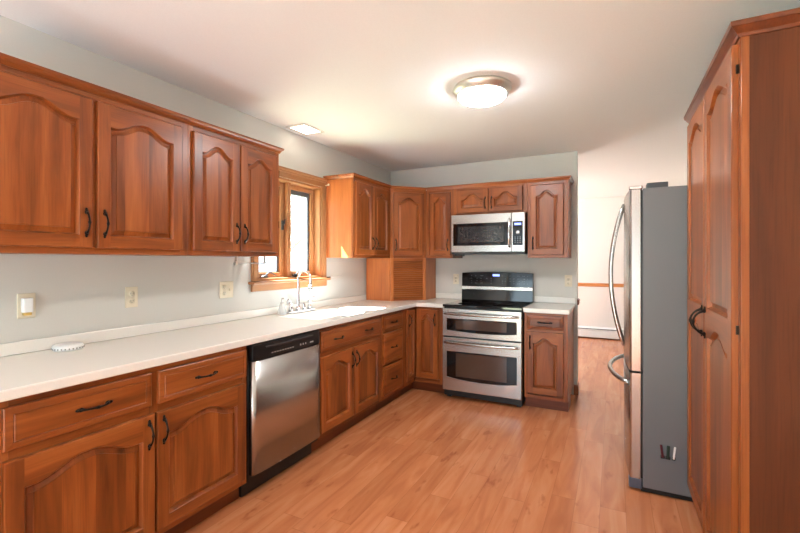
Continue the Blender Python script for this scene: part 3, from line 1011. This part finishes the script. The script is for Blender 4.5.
dl = fdoor('door', 0, .453, .70, 1.757); dr = fdoor('door', .457, FW, .70, 1.757); fz = fdoor('freezer_drawer', 0, FW, .075, .688)
for D, x in ((dl, .405), (dr, .505)):
    n = 20
    pts = [(x, -.085 - .083 * math.sin(PI * i / n) ** .8, .775 + .945 * i / n) for i in range(n + 1)]
    MB().tube(pts, .0145, 10).obj('handle', STEEL_V, D)
n = 20
pts = [(.05 + .81 * i / n, -.066 - .022 * (1 - (1 - 2 * (.05 + .81 * i / n) / FW) ** 2) - .085 * math.sin(PI * i / n) ** .7, .615) for i in range(n + 1)]
MB().tube(pts, .0145, 10).obj('handle', STEEL, fz)
mb = MB().box(FW - .10, FW - .01, -.07, .0, 1.758, 1.782); mb.obj('hinge_cover', CHROME, f, bevel=.006)
box('hinge_cover', GREYSTRIP, (FW - .09, FW - .004, .02, .125, FH - .001, FH + .03), f, bevel=.004)
box('hinge_cover', GREYSTRIP, (.004, .09, .02, .125, FH - .001, FH + .03), f, bevel=.004)
box('leveling_foot', plain('pale_blue_plastic', (78, 86, 102), .4), (FW - .05, FW - .002, -.072, -.004, .014, .074), f, bevel=.008)

# magnets on the fridge side (facing the camera)
ys = -.840 - FW
for x, mat, lab, w, kx in ((2.690, REDM, 'small dark red clip magnet, leftmost of three low on the refrigerator side', .013, -.12), (2.714, GREENM, 'small dark green clip magnet, middle of three low on the refrigerator side', .016, .05), (2.742, WHITEP, 'slim white clip magnet, rightmost of three low on the refrigerator side', .010, .1)):
    t = thing('fridge_magnet', lab, 'magnet', (x, ys - .0005, .225), 0, 'magnets low on the refrigerator side')
    MB().box(-w / 2, w / 2, -.007, 0, 0, .072).obj('clip', mat, t, rot=(0, kx, 0), bevel=.003)
    MB().box(-w / 2 - .004, w / 2 + .004, -.005, 0, -.006, .012).obj('jaw', BLACKP, t, rot=(0, kx, 0), bevel=.002)

# ------------------------------------------------------------------ lights on the ceiling
c = thing('ceiling_light', 'round flush-mount ceiling light with nickel ring and lit opal dome', 'ceiling light', (1.70, -1.955, CH), 0)
MB().lathe([(0, -.001), (.175, -.001), (.182, -.01), (.184, -.020), (.175, -.032), (.168, -.048), (.153, -.0575), (.146, -.053), (0, -.051)], 56).obj('nickel_ring', NICKEL, c)
MB().lathe([(.149, -.052)] + [(.149 * math.cos(t), -.0555 - .046 * math.sin(t)) for t in [PI / 2 * i / 10 for i in range(10)]] + [(0.004, -.1015)], 56).obj('glass_dome', LAMPGLASS, c)
c = thing('recessed_light', 'square white recessed ceiling light above the sink window', 'ceiling light', (.155, -1.79, CH), 0)
mb = MB()
for b in ((-.10, .10, -.13, -.105), (-.10, .10, .105, .13), (-.10, -.077, -.105, .105), (.077, .10, -.105, .105)):
    mb.box(*b, -.008, -.0005)
mb.obj('trim_frame', plain('downlight_trim', (216, 212, 204), .5), c, bevel=.002)
box('lens', LENS, (-.077, .077, -.105, .105, -.005, -.0005), c)

# ------------------------------------------------------------------ small things
def plate(loc, rz, label, gangs=1, kinds=('outlet',)):
    o = thing('wall_plate', label, 'outlet', loc, rz, 'cream outlet plates on the kitchen walls')
    w = .07 + .046 * (gangs - 1)
    box('cover_plate', CREAM, (-w / 2, w / 2, -.006, -.0005, -.058, .058), o, bevel=.003)
    for g in range(gangs):
        x = (g - (gangs - 1) / 2) * .046
        if kinds[g] == 'outlet':
            for z in (-.02, .02):
                rc = MB().lathe([(0, 0), (.0165, 0), (.0165, .003), (0, .003)], 20).obj('receptacle', CREAM, o, loc=(x, -.0055, z), rot=(PI / 2, 0, 0))
                sl = MB().box(-.007, -.005, -.005, .005, .0028, .0034); sl.box(.005, .007, -.005, .005, .0028, .0034); sl.box(-.002, .002, -.011, -.008, .0028, .0034)
                sl.obj('slots', CHARC, rc)
        else:
            box('toggle', CREAM, (x - .005, x + .005, -.016, -.006, -.008, .010), o, bevel=.002)
    return o


o = plate((0, -3.597, 1.132), R90, 'cream outlet plate behind a white plug-in device, leftmost on the left wall')
o2 = thing('plug_in_device', 'white plug-in device with amber base in the leftmost wall outlet', 'plug-in', (.0065, -3.603, 1.136), R90)
mb = MB().prism(rrect(.020, .014, .007), -.032, .034); mb.obj('housing', WHITEP, o2, loc=(0, -.019, .0), bevel=.003)
mb = MB().prism(rrect(.016, .011, .007), -.046, -.0325); mb.obj('refill', YELLOWP, o2, loc=(0, -.019, .0), bevel=.003)
plate((0, -3.118, 1.136), R90, 'single cream outlet plate on the left wall, between plug-in device and double plate')
plate((0, -2.461, 1.138), R90, 'wide double cream plate on the left wall, just left of the sink window', 2, ('outlet', 'switch'))
plate((.846, 0, 1.136), 0, 'cream outlet plate on back wall, left of the range backguard')
plate((2.035, 0, 1.140), 0, 'cream outlet plate on back wall, right of the range near the wall end')

p = thing('vented_disc', 'round white vented plastic disc lying on the left counter against the backsplash', 'disc', (.092, -3.47, .9145))
MB().lathe([(0, 0), (.058, 0), (.062, .004), (.062, .016), (.056, .026), (.040, .030), (0, .031)], 40).obj('cover', WHITEP, p)
mb = MB()
for i in range(26):
    t = 2 * PI * i / 26
    q = MB().box(-.0025, .0025, .0585, .0632, .006, .013)
    q.v = [(x * math.cos(t) - y * math.sin(t), x * math.sin(t) + y * math.cos(t), z) for x, y, z in q.v]
    mb.add(q.v, q.f)
mb.obj('vent_slots', plain('vent_grey', (140, 136, 128), .6), p)

t = thing('towel_rod', 'thin white rod holder hung under the wall cabinet left of the window', 'towel rod', (.2, -2.55, WZ))
mb = MB().tube([(0, .0, -.047), (0, .335, -.047)], .0045, 10); mb.ball((0, .337, -.047), .007, .007, .007); mb.obj('rod', WHITEP, t)
mb = MB().box(-.012, .012, -.004, .006, -.058, -.0005); mb.box(-.008, .008, .25, .258, -.052, -.0005); mb.obj('bracket', NICKEL, t, bevel=.002)
mb = MB().lathe([(0, 0), (.014, 0), (.014, .008), (0, .008)], 18); mb.obj('end_cap', NICKEL, t, loc=(0, -.004, -.047), rot=(PI / 2, 0, 0))
t = thing('towel_bar', 'thin white bar on a small knob, on the wall right of the window', 'towel bar', (0.0, -1.285, 1.185))
mb = MB().tube([(.03, 0.0, 0), (.03, .21, .012)], .003, 8); mb.obj('bar', WHITEP, t)
mb = MB().tube([(.0005, 0, 0), (.03, 0, 0)], .006, 10); mb.ball((.032, 0, 0), .009, .009, .009); mb.obj('knob', BRONZE, t)
t = thing('curtain_bracket', 'small cream curtain rod bracket at the top right corner of window casing', 'bracket', (0.023, -1.338, 2.05))
mb = MB().tube([(0, 0, 0), (.03, 0, .004)], .006, 10); mb.ball((.034, 0, .006), .010, .010, .012); mb.obj('knob', CREAM, t)

h = thing('baseboard_heater', 'long white baseboard heater along the far wall of next room', 'heater', (1.7, Y1, 0))
n = MB().sweep([(-1.6, 0), (1.7, 0)], [(.0005, .02), (.055, .02), (.06, .03), (.06, .15), (.045, .175), (.02, .20), (.0005, .20)])
n.obj('cover', HEATER, h)
box('air_slot', CHARC, (-1.6, 1.7, -.066, -.052, .163, .171), h)
box('lower_gap', W_DARK, (-1.6, 1.7, -.05, -.0005, .001, .02), h)
